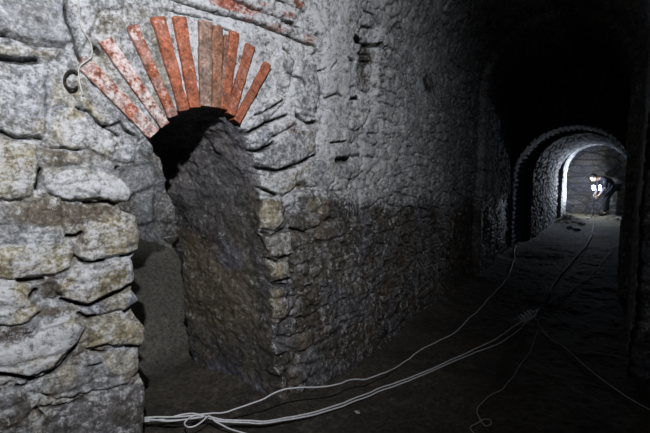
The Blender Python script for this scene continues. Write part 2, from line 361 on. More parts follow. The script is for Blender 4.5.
def onorm(Q):
    t = np.gradient(Q, axis=0); t /= np.linalg.norm(t, axis=1, keepdims=True)+1e-9; return np.stack([t[:, 1], -t[:, 0]], 1)  # points into the opening (checked below)
ON = onorm(OSM)
cen = np.array([OSM[:, 0].mean(), .9])
if ((cen-OSM[NO//2])@ON[NO//2]) < 0: ON = -ON
DJ = np.array([-1., 0., 0.]); DEEP = .84
def jamb_field(o, d, z):
    """relief of the reveal: o length along outline, d depth"""
    p = P3(o, d, 3.3)
    F1, F2, ID = worley(d/.20+.5*fbm(p, 4, 2, 71), (o+.05*fbm(p, 3, 2, 72))/.12, 73)
    h = .045*fbm(p, 2.2, 3, 74)+.022*(ss(F2-F1, .0, .6)*.35+ID*.9-.6)*ss(fbm(p, 3, 2, 75), -.3, .4)
    h = h+.020*fbm(p, 7, 4, 76)+.010*fbm(p, 5, 4, 86, ridged=True)+.006*fbm(p, 26, 3, 77, .6)+.005*fbm(p, 14, 4, 80, ridged=True)
    big = fbm(p, 3, 4, 78); mid = fbm(p, 9, 4, 79)
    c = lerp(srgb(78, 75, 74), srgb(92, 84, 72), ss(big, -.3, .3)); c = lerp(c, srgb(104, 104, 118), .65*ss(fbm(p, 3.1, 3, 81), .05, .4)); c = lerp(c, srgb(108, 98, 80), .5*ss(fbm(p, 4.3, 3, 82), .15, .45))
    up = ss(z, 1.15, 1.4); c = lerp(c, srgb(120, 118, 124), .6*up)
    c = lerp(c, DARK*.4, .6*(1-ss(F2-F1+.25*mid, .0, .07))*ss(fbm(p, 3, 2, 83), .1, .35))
    return h, c
def jamb_rim(idx):
    z = OS[idx, 1]; h, c = jamb_field(oo[idx], np.zeros(len(idx)), z)
    return h, c
RIMH, RIMC = jamb_rim(np.arange(NO))
half = oo[NO//2]*.92
LFT = 1-ss(oo, cum[-1]*.40, cum[-1]*.47)          # pier side keeps its own stepped stones
RIMH = RIMH*(1-.85*LFT)

def build_left():
    s1 = np.concatenate([np.arange(2.6, 1.42, -.03), np.arange(1.42, -.75, -.0052)])
    s = [s1[-1]]
    while s[-1] > -6.35: s.append(s[-1]-(.0055+.0028*(-s[-1]-.75)))
    s = np.concatenate([s1, s[1:]])
    w = np.concatenate([np.arange(-.12, .3, .012), np.arange(.3, 2.55, .0056), np.arange(2.55, SPR+RV*PI/2+.03, .013)])
    S, W = np.meshgrid(s, w, indexing='ij'); shp = S.shape
    # opening
    m = (S < 1.1) & (S > -.25) & (W < 2.0)
    sd = np.full(shp, -9.); sd[m] = poly_sd(S[m], W[m], [tuple(x) for x in OS[::2]]+[(OS[-1][0], -1), (OS[0][0], -1)])
    inside = sd > 0
    near = m & (np.abs(sd) < .09)
    idx = np.zeros(shp, int); idxn = np.array([np.argmin((OS[:, 0]-a)**2+(OS[:, 1]-b)**2) for a, b in zip(S[near], W[near])]); idx[near] = idxn
    keep = ~(inside[:-1, :-1] & inside[1:, :-1] & inside[:-1, 1:] & inside[1:, 1:])
    sn = near & inside; S = S.copy(); W = W.copy(); S[sn] = OS[idx[sn], 0]; W[sn] = OS[idx[sn], 1]
    h, col, fl, ro = front_field(S, W)
    Pp, N = wallpos(S, W)
    # ribs carried on the vault
    Y = Pp[..., 1]; rib = ss(Y, 5.66, 5.72)*(1-ss(Y, 6.58, 6.64)); h = h*(1-.3*rib)+.09*rib
    P = Pp+N*h[..., None]
    # rim movement shared with the reveal
    fade = np.zeros(shp); fade[near] = 1-ss(np.abs(sd[near])*(~inside[near]), 0, .07)
    lat = np.zeros(shp); lat[near] = RIMH[idx[near]]; on = np.zeros(shp+(2,)); on[near] = ON[idx[near]]
    tan = np.array([-TA[0], -TA[1]])
    vec = np.stack([on[..., 0]*tan[0], on[..., 0]*tan[1], on[..., 1]], -1)
    P = P+vec*(lat*fade)[..., None]
    # rounding of the rim
    rd = np.zeros(shp); rd[near] = np.exp(-np.abs(sd[near])*(~inside[near])/.012)*.014; P = P-N*rd[..., None]
    ext = {'fleck': fl, 'rough': ro}
    isW = W <= SPR; jw = int(np.argmax(w > SPR))
    k1 = keep.copy(); k1[:, jw:] = False; k2 = keep.copy(); k2[:, :jw] = False
    sheet('wall_left', P, M_stone, col, ext, flip=True, keep=k1)
    sheet('ceiling', P, M_stone, col, ext, flip=True, keep=k2)
build_left()
def build_reveal():
    d = np.concatenate([np.linspace(0, .1, 16)[:-1], np.arange(.1, DEEP+.001, .0085)]); nd = len(d)
    I, D = np.meshgrid(np.arange(NO), d, indexing='ij'); k = ss(D, .0, .10)*1.0
    Q = lerp(OS[I], OSM[I], k); z = Q[..., 1]
    h, c = jamb_field(oo[I], D, z)
    L = LFT[I]; h = h*(1-.85*L*(1-k))
    Pp, N = wallpos(Q[..., 0], Q[..., 1]); Pp = Pp+D[..., None]*DJ
    tan = np.array([-TA[0], -TA[1]]); on = ON[I]; vec = np.stack([on[..., 0]*tan[0], on[..., 0]*tan[1], on[..., 1]], -1)
    P = Pp+vec*h[..., None]
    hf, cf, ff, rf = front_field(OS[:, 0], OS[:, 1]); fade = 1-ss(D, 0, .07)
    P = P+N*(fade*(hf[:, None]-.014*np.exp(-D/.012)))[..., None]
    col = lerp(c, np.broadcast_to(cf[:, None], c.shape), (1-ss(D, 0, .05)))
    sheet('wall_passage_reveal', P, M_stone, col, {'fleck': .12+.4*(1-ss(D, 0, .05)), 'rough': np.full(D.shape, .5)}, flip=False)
build_reveal()

# ------------------------------------------------------------------ brick arch over the opening
def brick(parent, a, b, wd, col, fleck, seed, prot=.022):
    (s0, w0), (s1, w1) = inv(*a), inv(*b)
    L = math.hypot(s1-s0, w1-w0)+.012; ux, uy = (s1-s0)/L, (w1-w0)/L
    depm = 2.15; W_ = wd*1.2/F*depm; nx, ny, nz = 40, 8, 10; T = .13
    bm = bmesh.new(); bmesh.ops.create_cube(bm, size=1)
    bmesh.ops.scale(bm, vec=(L, W_, T), verts=bm.verts)
    bmesh.ops.bevel(bm, geom=bm.edges[:], offset=.004, segments=2, affect='EDGES', profile=.6)
    bmesh.ops.subdivide_edges(bm, edges=[e for e in bm.edges if e.calc_length() > .03], cuts=7, use_grid_fill=True)
    bmesh.ops.subdivide_edges(bm, edges=[e for e in bm.edges if e.calc_length() > .02], cuts=2, use_grid_fill=True)
    bm.normal_update()
    co = np.array([v.co for v in bm.verts]); nn = np.array([v.normal for v in bm.verts])
    dsp = .0035*fbm(co+seed, 30, 4, seed)+.004*fbm(co+seed, 9, 2, seed+3)
    co = co+nn*dsp[:, None]
    co[:, 1] *= 1-.10*(co[:, 0]/L)+.05*fbm(co*[1, 0, 0]+seed, 9, 2, seed+5)
    s = (s0+s1)/2+co[:, 0]*ux-co[:, 1]*uy; w = (w0+w1)/2+co[:, 0]*uy+co[:, 1]*ux
    P, N = wallpos(s, w); P = P+N*(co[:, 2]-T/2+prot)[:, None]
    for v, p in zip(bm.verts, P): v.co = p
    bmesh.ops.recalc_face_normals(bm, faces=bm.faces)
    o = bm_obj('brick', bm, M_brick, parent)
    q = fbm(co+seed*3.1, 12, 4, seed+9)
    c = lerp(col, col*.72, ss(q, 0, .4)); c = lerp(c, srgb(190, 178, 176), np.clip(fleck, 0, 1)*.75*ss(fbm(co+seed, 20, 4, seed+19), -.05, .2))
    setcol(o.data, c, {'fleck': np.full(len(c), fleck*.7), 'rough': np.full(len(c), .85)})
    return o
arch = empty('brick_arch', tuple(wallpos(np.array([.38]), np.array([1.72]))[0][0]))
tag(arch, 'fan of red bricks arching over the low side passage opening', 'brick arch')
INVL = Matrix.Translation(-arch.location)
OR = srgb(172, 100, 72)
BR = [((86,66),(153,135),11,OR*.95,.75), ((104,40),(164,126),9.5,OR,.8), ((131,26),(172,117),8.5,OR*.8,.45), ((157,18),(183,111),10,OR*.95,.15), ((178,18),(194,108),10.5,OR,.08),
 ((204,22),(204,107),11,srgb(146,118,104),.15), ((216,27),(215,108),9,srgb(150,104,80),.1), ((225,36),(221,98),4,srgb(128,92,76),.1), ((233,33),(223,110),8.5,OR*.85,.1), ((249,46),(229,115),8.5,OR*.85,.15), ((267,64),(235,122),7.5,OR*.85,.05)]
for i, (a, b, wd, c, fl) in enumerate(BR):
    o = brick(arch, a, b, wd, c, fl, 100+i*7)
    o.data.transform(INVL)
# ------------------------------------------------------------------ vault right half + right wall + front face of the right pier
def generic(P, N, u, v, seed, cell=(.24, .11), amp=.014, c0=GREY*.7, c1=TAN*.6, white=.25, dark=.5):
    p = P3(u, v, seed*1.7)
    F1, F2, ID = worley(u/cell[0]+.5*fbm(p, 3, 2, seed), (v+.02*fbm(p, 3, 2, seed+1))/cell[1], seed+2)
    e = ss(F2-F1, .02, .28); h = amp*(e+.6*ID-.6)+.03*fbm(p, 1.5, 3, seed+3)+.006*fbm(p, 18, 4, seed+4, .6)
    c = lerp(c0, c1, ss(fbm(p, 4, 4, seed+5)+.5*(ID-.5), -.3, .3)); c = lerp(c*(1-dark), c, e)
    c = c*(.8+.4*ID)[..., None]
    return P+N*h[..., None], c, {'fleck': np.clip(white+.25*fbm(p, 3, 3, seed+7), 0, 1), 'rough': np.full(u.shape, .8)}
XC = -.73; XR = XC+RV
def build_right():
    y = np.arange(3.5, 8.3, .022); w = np.arange(0, 2.47+RV*PI/2, .02)
    Y, W = np.meshgrid(y, w, indexing='ij'); l = np.maximum(0, W-(SPR+.1)); a = l/RV
    rib = ss(Y, 5.66, 5.72)*(1-ss(Y, 6.58, 6.64))
    P = np.stack([XC+RV*np.cos(a)-.09*rib*np.cos(a), Y, np.minimum(W-.1, SPR)+RV*np.sin(a)-.09*rib*np.sin(a)], -1)
    N = np.stack([-np.cos(a), a*0, -np.sin(a)], -1)
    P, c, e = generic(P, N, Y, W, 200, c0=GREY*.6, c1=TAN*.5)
    jw = int(np.argmax(w > SPR+.1)); k = np.ones((len(y)-1, len(w)-1), bool); k1 = k.copy(); k1[:, jw:] = False; k2 = k.copy(); k2[:, :jw] = False
    sheet('wall_right', P, M_far, c, e, keep=k1); sheet('ceiling_right', P, M_far, c, e, keep=k2)
    # pier front face
    x = np.arange(XR-.005, 3.0, .02); z = np.arange(-.1, 3.4, .02); X, Z = np.meshgrid(x, z, indexing='ij')
    P = np.stack([X, X*0+3.5, Z], -1); N = np.broadcast_to([0, -1., 0], P.shape)
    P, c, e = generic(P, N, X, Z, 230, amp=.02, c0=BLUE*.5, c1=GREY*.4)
    edge = 1-ss(X-XR, 0, .12); P[..., 1] += .04*edge*edge; P[..., 0] += .02*(1-ss(X-XR, 0, .05))*fbm(P3(Z, Z*0), 6, 3, 5)
    sheet('wall_front_right', P, M_far, c, e)
build_right()
def portal(name, y, cx, r, spr, x0, x1, ztop, step, seed, face=-1, ring=None, base=-.1, **kw):
    """end wall with an arched opening, facing the camera"""
    n = int((PI)/.012); th = np.linspace(0, PI, 150); nl = 60
    prof = np.concatenate([np.stack([np.full(nl, cx+r), np.linspace(base, spr, nl, endpoint=False)], 1), np.stack([cx+r*np.cos(th), spr+r*np.sin(th)], 1), np.stack([np.full(nl, cx-r), np.linspace(spr, base, nl+1)[1:]], 1)])
    # outer boundary matched by direction
    out = []
    for i, (px, pz) in enumerate(prof):
        dx, dz = px-cx, max(0, pz-spr)
        if pz <= spr: out.append(((x1 if dx > 0 else x0), pz)); continue
        t = 1e9
        if dx > 1e-6: t = min(t, (x1-cx)/dx)
        if dx < -1e-6: t = min(t, (x0-cx)/dx)
        if dz > 1e-6: t = min(t, (ztop-spr)/dz)
        out.append((cx+dx*t, spr+dz*t))
    out = np.array(out); m = max(6, int(1.0/step)); t = np.linspace(0, 1, m)
    Q = prof[:, None]*(1-t[None, :, None])+out[:, None]*t[None, :, None]
    P = np.stack([Q[..., 0], np.full(Q.shape[:2], y), Q[..., 1]], -1); N = np.broadcast_to([0, float(face), 0], P.shape)
    if ring:
        ang = np.arctan2(Q[..., 1]-spr, Q[..., 0]-cx); rad = np.hypot(Q[..., 0]-cx, np.maximum(0, Q[..., 1]-spr))-r
        u = np.where(Q[..., 1] > spr, ang*(r+.3), Q[..., 1]); uu = u/ring
        g = np.abs((uu % 1)-.5)*2; brk = ss(g, .15, .4)
        P, c, e = generic(P, N, Q[..., 0], Q[..., 1], seed, amp=.008, **kw)
        inr = 1-ss(rad, .48, .52); P[..., 1] -= .012*brk*inr+.02*inr
        inr2 = ss(rad, .52, .56)*(1-ss(rad, .9, .93)); P[..., 1] -= .012*brk*inr2
        c = lerp(c, c*.5, (1-brk)*np.maximum(inr, inr2))
    else: P, c, e = generic(P, N, Q[..., 0], Q[..., 1], seed, **kw)
    sheet(name, P, M_far, c, e, flip=(face > 0))
def tunnel(name, y0, y1, cx, r, spr, dy, dw, seed, brick_rows=False, base=-.1, **kw):
    y = np.arange(y0, y1+dy, dy); y[-1] = y1; Lw = spr-base; w = np.arange(0, 2*Lw+PI*r, dw)
    Y, W = np.meshgrid(y, w, indexing='ij'); a = np.clip((W-Lw)/r, 0, PI)
    X = cx-r*np.cos(a); Z = np.where(W < Lw, base+W, np.where(W > Lw+PI*r, spr-(W-Lw-PI*r), spr+r*np.sin(a)))
    P = np.stack([X, Y, Z], -1); N = np.stack([np.cos(a), a*0, -np.sin(a)], -1)
    if brick_rows:
        P2_, c, e = generic(P, N, Y, W, seed, amp=.004, **kw)
        b, i = bricks(Y, W, .42, .085, .024, seed); P2_ = P2_+N*(.015*b+.006*i)[..., None]
        c = lerp(srgb(70, 66, 66), c*1.35*(.7+.5*i)[..., None], b)
        P = P2_
    else: P, c, e = generic(P, N, Y, W, seed, **kw)
    sheet(name, P, M_far, c, e, flip=True)
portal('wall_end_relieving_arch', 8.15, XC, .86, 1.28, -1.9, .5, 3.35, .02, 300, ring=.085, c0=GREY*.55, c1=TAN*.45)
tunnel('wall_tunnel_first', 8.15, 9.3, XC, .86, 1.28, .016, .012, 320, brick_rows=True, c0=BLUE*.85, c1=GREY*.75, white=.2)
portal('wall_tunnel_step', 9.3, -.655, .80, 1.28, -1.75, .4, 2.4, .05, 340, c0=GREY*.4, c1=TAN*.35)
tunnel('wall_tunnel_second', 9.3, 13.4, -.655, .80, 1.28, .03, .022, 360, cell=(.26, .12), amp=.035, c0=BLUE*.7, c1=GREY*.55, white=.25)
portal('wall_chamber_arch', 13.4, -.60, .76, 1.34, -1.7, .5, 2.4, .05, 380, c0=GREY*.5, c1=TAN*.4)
tunnel('wall_chamber_reveal', 13.4, 14.35, -.60, .76, 1.34, .02, .016, 400, amp=.02, cell=(.2, .09), c0=LIGHT, c1=GREY, white=.6)
# far chamber
portal('wall_chamber_inner', 14.35, -.60, .76, 1.34, -2.6, 1.6, 3.0, .05, 420, face=1)
def wall_plane(name, a, b, z0, z1, seed, step=.025, flip=False, mat=None, **kw):
    a = np.array(a, float); b = np.array(b, float); L = np.linalg.norm(b-a); t = (b-a)/L; u = np.arange(0, L+step, step); z = np.arange(z0, z1+step, step)
    U, Z = np.meshgrid(u, z, indexing='ij'); xy = a+t*U[..., None]; P = np.concatenate([xy, Z[..., None]], -1)
    n = np.array([t[1], -t[0], 0]); n = -n if flip else n
    P, c, e = generic(P, np.broadcast_to(n, P.shape), U, Z, seed, **kw)
    return sheet(name, P, mat or M_far, c, e, flip=not flip)
def ceil_plane(name, x0, x1, y0, y1, z, seed, step=.05, **kw):
    X, Y = np.meshgrid(np.arange(x0, x1+step, step), np.arange(y0, y1+step, step), indexing='ij')
    P = np.stack([X, Y, X*0+z], -1); P, c, e = generic(P, np.broadcast_to([0, 0, -1.], P.shape), X, Y, seed, **kw)
    sheet(name, P, M_far, c, e, flip=True)
wall_plane('wall_back', (-2.6, 16.35), (1.6, 16.35), -.1, 3., 440, cell=(.5, .2), amp=.045, c0=srgb(92, 91, 94), c1=srgb(98, 92, 84), white=.12, dark=.35)
wall_plane('wall_chamber_left', (-2.6, 14.35), (-2.6, 16.35), -.1, 3., 450, step=.05)
wall_plane('wall_chamber_right', (1.6, 16.35), (1.6, 14.35), -.1, 3., 460, step=.05)
ceil_plane('ceiling_chamber', -2.7, 1.7, 14.3, 16.4, 2.75, 470)
# the dark room the photographer stands in
ceil_plane('ceiling_near', -2.9, 3.1, -1.6, 3.55, 3.34, 480, step=.08)
wall_plane('wall_near_right', (3.0, 3.5), (3.0, -1.6), -.1, 3.4, 490, step=.08, c0=GREY*.6, c1=TAN*.5)
wall_plane('wall_near_back', (3.0, -1.6), (-2.8, -1.6), -.1, 3.4, 500, step=.08, c0=GREY*.6, c1=TAN*.5)
# side passage behind the arch
BA, BB = np.array([-4.75, 1.05]), np.array([-2.95, 3.6])
wall_plane('wall_passage_back', BA, BB, 0.2, 2.4, 510, step=.012, mat=M_stone, cell=(.3, .3), amp=.035, c0=srgb(150, 152, 156), c1=srgb(112, 108, 102), white=.35, dark=.25)
wall_plane('wall_passage_left', (-2.7, .4), (-4.8, 1.1), -.1, 2.4, 520, step=.05)
wall_plane('wall_passage_right', (-2.9, 3.65), (-2.46, 2.0), -.1, 2.4, 530, step=.05)
ceil_plane('ceiling_passage', -4.9, -2.45, .3, 3.7, 2.2, 540)

# ------------------------------------------------------------------ floor
def floor_z(x, y):
    p = P3(x, y, 5.5)
    z = .024*fbm(p, 1.1, 3, 601)+.006*fbm(p, 5, 3, 602)
    dl = x-(-1.56)                                             # skirt of earth along the corridor wall
    z = z+.10*np.exp(-np.maximum(0, dl)/.10)*ss(y, 2.1, 2.8)*(x > -1.9)*(.6+.5*fbm(p, 3, 2, 603))
    ramp = ss(x, -2.5, -4.3); ramp = np.clip((-x-2.55)/1.25, 0, 1.1)*.76; z = z+ramp*(x < -2.3)*(y < 4)
    z = z+.05*np.exp(-((x+2.1)/.6)**2-((y-1.98)/.12)**2)
    z = z+.16*np.exp(-((x+1.15)/.32)**2-((y-13.3)/.9)**2)*(1+.6*fbm(p, 9, 3, 604))+.09*np.exp(-((x+.2)/.25)**2-((y-14.6)/.7)**2)*(1+.8*fbm(p, 9, 3, 605))
    return z
def build_floor():
    x = np.concatenate([np.arange(-5, -2.9, .03), np.arange(-2.9, .4, .014), np.arange(.4, 3.1, .04)])
    y = np.concatenate([np.arange(-1.6, 1., .05), np.arange(1., 5., .014), np.arange(5, 9, .025), np.arange(9, 16.5, .04)])
    X, Y = np.meshgrid(x, y, indexing='ij'); p = P3(X, Y, 1.)
    Z = floor_z(X, Y)+.004*fbm(p, 30, 3, 611)+.006*ss(fbm(p, 11, 3, 612), .2, .5)
    c = lerp(srgb(52, 47, 42), srgb(66, 60, 52), ss(fbm(p, 3, 4, 613), -.3, .3)); c = lerp(c, srgb(84, 78, 70), .6*ss(fbm(p, 17, 3, 614), .25, .5))
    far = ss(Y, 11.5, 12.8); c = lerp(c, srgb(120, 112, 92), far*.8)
    pas = ss(-X, 2.5, 2.8)*(Y < 4); c = lerp(c, srgb(98, 96, 90)*(1+.12*fbm(P3(X*6+Y*2, Y*.8), 3, 3, 615))[..., None], pas*.85)
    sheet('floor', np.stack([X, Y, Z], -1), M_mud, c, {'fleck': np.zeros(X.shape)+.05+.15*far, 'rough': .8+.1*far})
build_floor()
def fz(x, y): return float(floor_z(np.array([x]), np.array([y]))[0])

# ------------------------------------------------------------------ cables
M_white = plain('white_cable', (.74, .75, .78), .45, var=.12, scale=60)
M_greyc = plain('grey_cable', (.42, .43, .46), .5, var=.2, scale=60)
M_darkc = plain('dark_cable', (.10, .07, .06), .5)
M_brownc = plain('brown_cable', (.2, .17, .15), .6)
M_iron = plain('rusty_iron', (.035, .028, .024), .7, .5, .4)
def tube(name, pts, r, mat, parent=None, seg=8, sub=5, jitter=0., origin=None):
    P = [Vector(p) for p in pts]
    if sub > 1 and len(P) > 2:
        Q = []
        for i in range(len(P)-1):
            a = P[max(0, i-1)]; b = P[i]; c = P[i+1]; d = P[min(len(P)-1, i+2)]
            for k in range(sub):
                t = k/sub; Q.append(.5*((2*b)+(c-a)*t+(2*a-5*b+4*c-d)*t*t+(3*b-a-3*c+d)*t**3))
        Q.append(P[-1]); P = Q
    if jitter:
        A = np.array([tuple(p) for p in P]); L = np.concatenate([[0], np.cumsum(np.linalg.norm(np.diff(A, axis=0), axis=1))])
        A[:, 0] += jitter*vn(P3(L*14, L*0+3), 5); A[:, 1] += jitter*vn(P3(L*14, L*0+9), 6); A[:, 2] += abs(jitter*.5)*np.abs(vn(P3(L*11, L*0+19), 6)); P = [Vector(a) for a in A]
    org = Vector(origin) if origin is not None else P[0].copy()
    bm = bmesh.new(); rings = []; up = Vector((.13, .31, .94)).normalized()
    for i, p in enumerate(P):
        t = (P[min(i+1, len(P)-1)]-P[max(i-1, 0)]).normalized(); s = t.cross(up)
        if s.length < 1e-3: s = t.cross(Vector((1, 0, 0)))
        s.normalize(); u = s.cross(t).normalized(); up = u
        rings.append([bm.verts.new(p-org+(s*math.cos(2*PI*k/seg)+u*math.sin(2*PI*k/seg))*r) for k in range(seg)])
    for a, b in zip(rings, rings[1:]):
        for k in range(seg): bm.faces.new((a[k], a[(k+1) % seg], b[(k+1) % seg], b[k]))
    bm.faces.new(rings[0][::-1]); bm.faces.new(rings[-1])
    o = bm_obj(name, bm, mat, parent)
    if parent is None: o.location = org
    return o
def on_floor(pts, r):
    out = []
    for q in pts:
        x, y = q[:2]; z = q[2] if len(q) > 2 else None
        if z is None:
            zz = .02
            for _ in range(6):
                P = on_z(x, y, zz); zz = fz(P[0], P[1])+r+.006
            out.append(tuple(on_z(x, y, zz)))
        else: out.append(tuple(on_z(x, y, z)))
    return out
Z0 = .11
A = [(112,419,Z0),(143,418,Z0),(170,417,Z0),(190,416,Z0),(205,414.5,Z0),(229,411.5,.12),(254,402.5,.16),(280,391.5,.21),(299,388,.21),(329,386.5,.17),(350,380.5,.14),(370,378.5,.10),(386,372,.08),(400,365),(425,347.5),(453,334),(469,318.5),(478,311),(487,300),(500,287),(508,276),(512,266),(515,257),(514,252),(516,246)]
tag(tube('cable', on_floor(A, .004), .0042, M_white, jitter=.006), 'white cable stretched along the foot of the left wall towards the tunnel', 'cable')
B1 = [(112,420,.10),(143,419.5,.10),(167,421,.10),(190,419,.10),(206,417,.10),(229,420.5,.09),(259,421,.07),(280,419.5,.06),(316,412,.05),(350,400.5,.04),(384,387),(424,372),(469,352),(496,339),(512,328),(521,322)]
tag(tube('cable', on_floor(B1, .004), .0045, M_white, jitter=.005), 'upper of the two white cables running side by side to the tied coil', 'cable')
B2 = [(112,421.5,.09),(143,421.5,.09),(160,420,.09),(183,414.5,.10),(197,414,.10),(211,419,.10),(229,422.5,.08),(259,423,.06),(280,421.5,.05),(316,414.5,.04),(350,403.5,.03),(384,390),(424,374.5),(469,355),(496,345),(514,334),(522,328)]
tag(tube('cable', on_floor(B2, .004), .0045, M_white, jitter=.005), 'lower of the two white cables running side by side to the tied coil', 'cable')
LP = [(150,420.5,.095),(180,420,.1),(204,416.5,.11),(196,415,.12),(188,419,.11),(184.5,423.5,.10),(188,427,.10),(195,426,.10),(202,421.5,.11),(209,416,.12),(215,421,.10),(222,425,.08),(230,429,.06),(238,431.5,.05),(250,435,.03),(266,442,.02)]
tag(tube('looped_cable', on_floor(LP, .004), .004, M_white), 'white cable with a small loop beside the left stone pier foot', 'cable')
# coil
cc = empty('cable_coil', tuple(on_floor([(527, 324)], .0)[0]))
tag(cc, 'small tied coil of white cable lying in mid floor where cables meet', 'cable coil')
base = np.array(cc.location); ax = np.array(on_floor([(535, 317)], 0)[0])-np.array(on_floor([(521, 331)], 0)[0]); ax[2] = 0; LL = .22; ax /= np.linalg.norm(ax); axs = LAT*.75+np.array([0, 0, .66]); axs /= np.linalg.norm(axs)
sd_ = np.cross(axs, DEP); sd_ /= np.linalg.norm(sd_)
pts = []
for i in range(9*14):
    a = i/14*2*PI; t = i/(9*14)-.5
    wr_ = 1+.22*math.sin(a*.37+1)+.1*math.sin(a*1.7); pts.append(tuple(axs*(t*.115+.010*math.sin(a*.61))+sd_*.046*wr_*math.cos(a+.5*t)+DEP*.036*math.sin(a)+np.array([0, 0, .062])))
tube('winding', pts, .0042, M_white, cc, sub=1, origin=(0, 0, 0))
pts = [tuple(np.array([0, 0, .062])+axs*t+sd_*(o)+DEP*-.047) for t, o in ((-.1, -.02), (-.05, .01), (.03, -.005), (.09, .012), (.115, .03))]
tube('tie', pts, .004, M_white, cc, origin=(0, 0, 0))
C = [(535,317,.06),(539,322,.04),(536,336),(529,353.6),(520,366),(513.7,376),(502.5,389),(487,398),(477,409),(479,418),(484.7,425.5),(491,424),(490,420),(484,419.5),(478,422),(471,427),(473.6,433),(480,442)]
tag(tube('cable', on_floor(C, .003), .0032, M_greyc, jitter=.004), 'thin pale cable curling into a loop on the floor at bottom', 'cable')
D = [(535,317,.06),(538,323,.04),(543,331),(551,339),(563,346),(582,363),(594,373),(607,383),(627,397),(645,407),(668,419)]
tag(tube('cable', on_floor(D, .003), .0032, M_greyc, jitter=.003), 'thin pale cable crossing the floor towards the dark right pier', 'cable')
E = [(511,321),(520,317,.05),(530,313,.08),(543,307.5)]
tag(tube('cable_end', on_floor(E, .003), .003, M_greyc), 'short loose cable end poking out beyond the tied coil', 'cable')
E = [(541,308.5),(552,303),(563,296),(592,274),(606,258),(618,244)]
tag(tube('cable', on_floor(E, .004), .004, M_darkc, jitter=.01), 'dark cable trailing along the floor from the coil into the tunnel', 'cable')
# passage wire
W_ = []
for x, y in ((128,245.5),(140,242.5),(150,241.5),(160,239.5),(166,237.5),(174,237)):
    zz = .6
    for _ in range(12): P = on_z(x, y, zz); zz = .5*zz+.5*(fz(P[0], P[1])+.01)
    W_.append(tuple(on_z(x, y, zz)))
tag(tube('wire', W_, .005, M_white), 'pale wire lying at the foot of the side passage back wall', 'wire')
# iron ring and thin hanging wire left of the bricks
def on_wall(x, y, off):
    s, w = inv(x, y); P, N = wallpos(np.array([s]), np.array([w])); h = front_field(np.array([s]), np.array([w]))[0]
    return tuple((P+N*(h[:, None]+off))[0])
rg = [on_wall(71+7*math.cos(a)*1., 81+9.5*math.sin(a), .012+.012*math.sin(a)**2) for a in np.linspace(.75, 2*PI-.75, 20)][::-1]
tag(tube('iron_ring', rg, .0058, M_iron, sub=3), 'broken dark iron ring fixed in the wall below the leftmost brick', 'iron ring')
hw = [on_wall(x, y, .010) for x, y in ((77,-6),(78,8),(79,22),(82,31),(88,38),(92,47),(91,57),(85,62),(80,66),(78,72),(79,84),(82,96))]
tag(tube('wire', hw, .0032, plain('lime_crusted_wire', (.5, .49, .46), .8), sub=4), 'thin pale wire hanging down the wall beside the brick fan', 'wire')

# loose stones ------------------------------------------------------
def rock(name, x, y, r, c, seed, label, cat='stone', group=None, mat=None):
    bm = bmesh.new(); bmesh.ops.create_icosphere(bm, subdivisions=3, radius=1)
    co = np.array([v.co for v in bm.verts]); k = 1+.35*fbm(co+seed, 1.1, 3, seed)+.06*fbm(co+seed, 5, 2, seed+1)
    rr = np.array([r*1.25, r*.85, r*.6]); co = co*k[:, None]
    for ax_ in range(5):
        n = np.array([vn(np.array([[seed*.7+ax_, i*3.1, .5]]), seed)[0] for i in range(3)]); n /= np.linalg.norm(n); d = co@n; co = co-np.outer(np.maximum(0, d-.72), n)
    for v, q in zip(bm.verts, co*rr): v.co = q
    o = bm_obj(name, bm, mat or M_stone); o.location = (x, y, fz(x, y)+r*.3); o.rotation_euler.z = seed
    setcol(o.data, np.broadcast_to(c, (len(co), 3)), {'fleck': np.full(len(co), .2), 'rough': np.full(len(co), .8)})
    return tag(o, label, cat, group)
def rk(px, py, r, c, seed, label, group=None):
    P = on_floor([(px, py)], 0)[0]; return rock('loose_stone', P[0], P[1], r, c, seed, label, group=group)
rk(357, 412, .016, LIGHT, 3, 'tiny white stone chip on bare floor right of the pillar foot')
for i, (px, py, r) in enumerate(((566,222,.09),(574,219,.07),(581,224,.08),(570,228,.07),(588,219,.06),(577,230,.06),(622,221,.07),(627,226,.08),(617,219,.06))):
    rk(px, py, r, LIGHT*.9, 20+i, 'fist-sized rubble stone lying at the threshold of the lit chamber', 'rubble at the chamber threshold')

# ------------------------------------------------------------------ work lamp in the far chamber
M_metal = plain('dark_metal', (.06, .06, .065), .45, .7); M_glow = plain('lit_lens', (.9, .9, 1.), .4, emit=(.82, .9, 1.), es=60, var=.02)
LDEP = 12.9; LP_ = at_dep(594.5, LDEP, 0); lz = CZ-17.5/F*LDEP
wl = empty('work_lamp', (LP_[0], LP_[1], fz(LP_[0], LP_[1]))); tag(wl, 'lit white work lamp on a thin pole in the far chamber', 'lamp')
b0 = fz(LP_[0], LP_[1]); hz = lz-b0
def box(bm, c, s, rot=None, bev=.006):
    r = bmesh.ops.create_cube(bm, size=1); vs = r['verts']; bmesh.ops.scale(bm, vec=s, verts=vs)
    es = list({e for v in vs for e in v.link_edges}); q = bmesh.ops.bevel(bm, geom=es, offset=bev, segments=2, affect='EDGES'); vs = [v for v in bm.verts if v.tag is False or True] if rot is None and False else list({v for f in q['faces'] for v in f.verts}|{v for v in vs if v.is_valid})
    if rot: bmesh.ops.rotate(bm, cent=(0, 0, 0), matrix=rot, verts=vs)
    bmesh.ops.translate(bm, vec=c, verts=vs)
tube('pole', [(0, 0, .02), (0, 0, hz*.5), (0, 0, hz-.02)], .014, M_metal, wl, sub=1, origin=(0, 0, 0))
for k in range(3):
    a = k*2*PI/3+.4; tube('leg', [(0, 0, .30), (.16*math.cos(a), .16*math.sin(a), .10), (.27*math.cos(a), .27*math.sin(a), .0)], .010, M_metal, wl, sub=3, origin=(0, 0, 0))
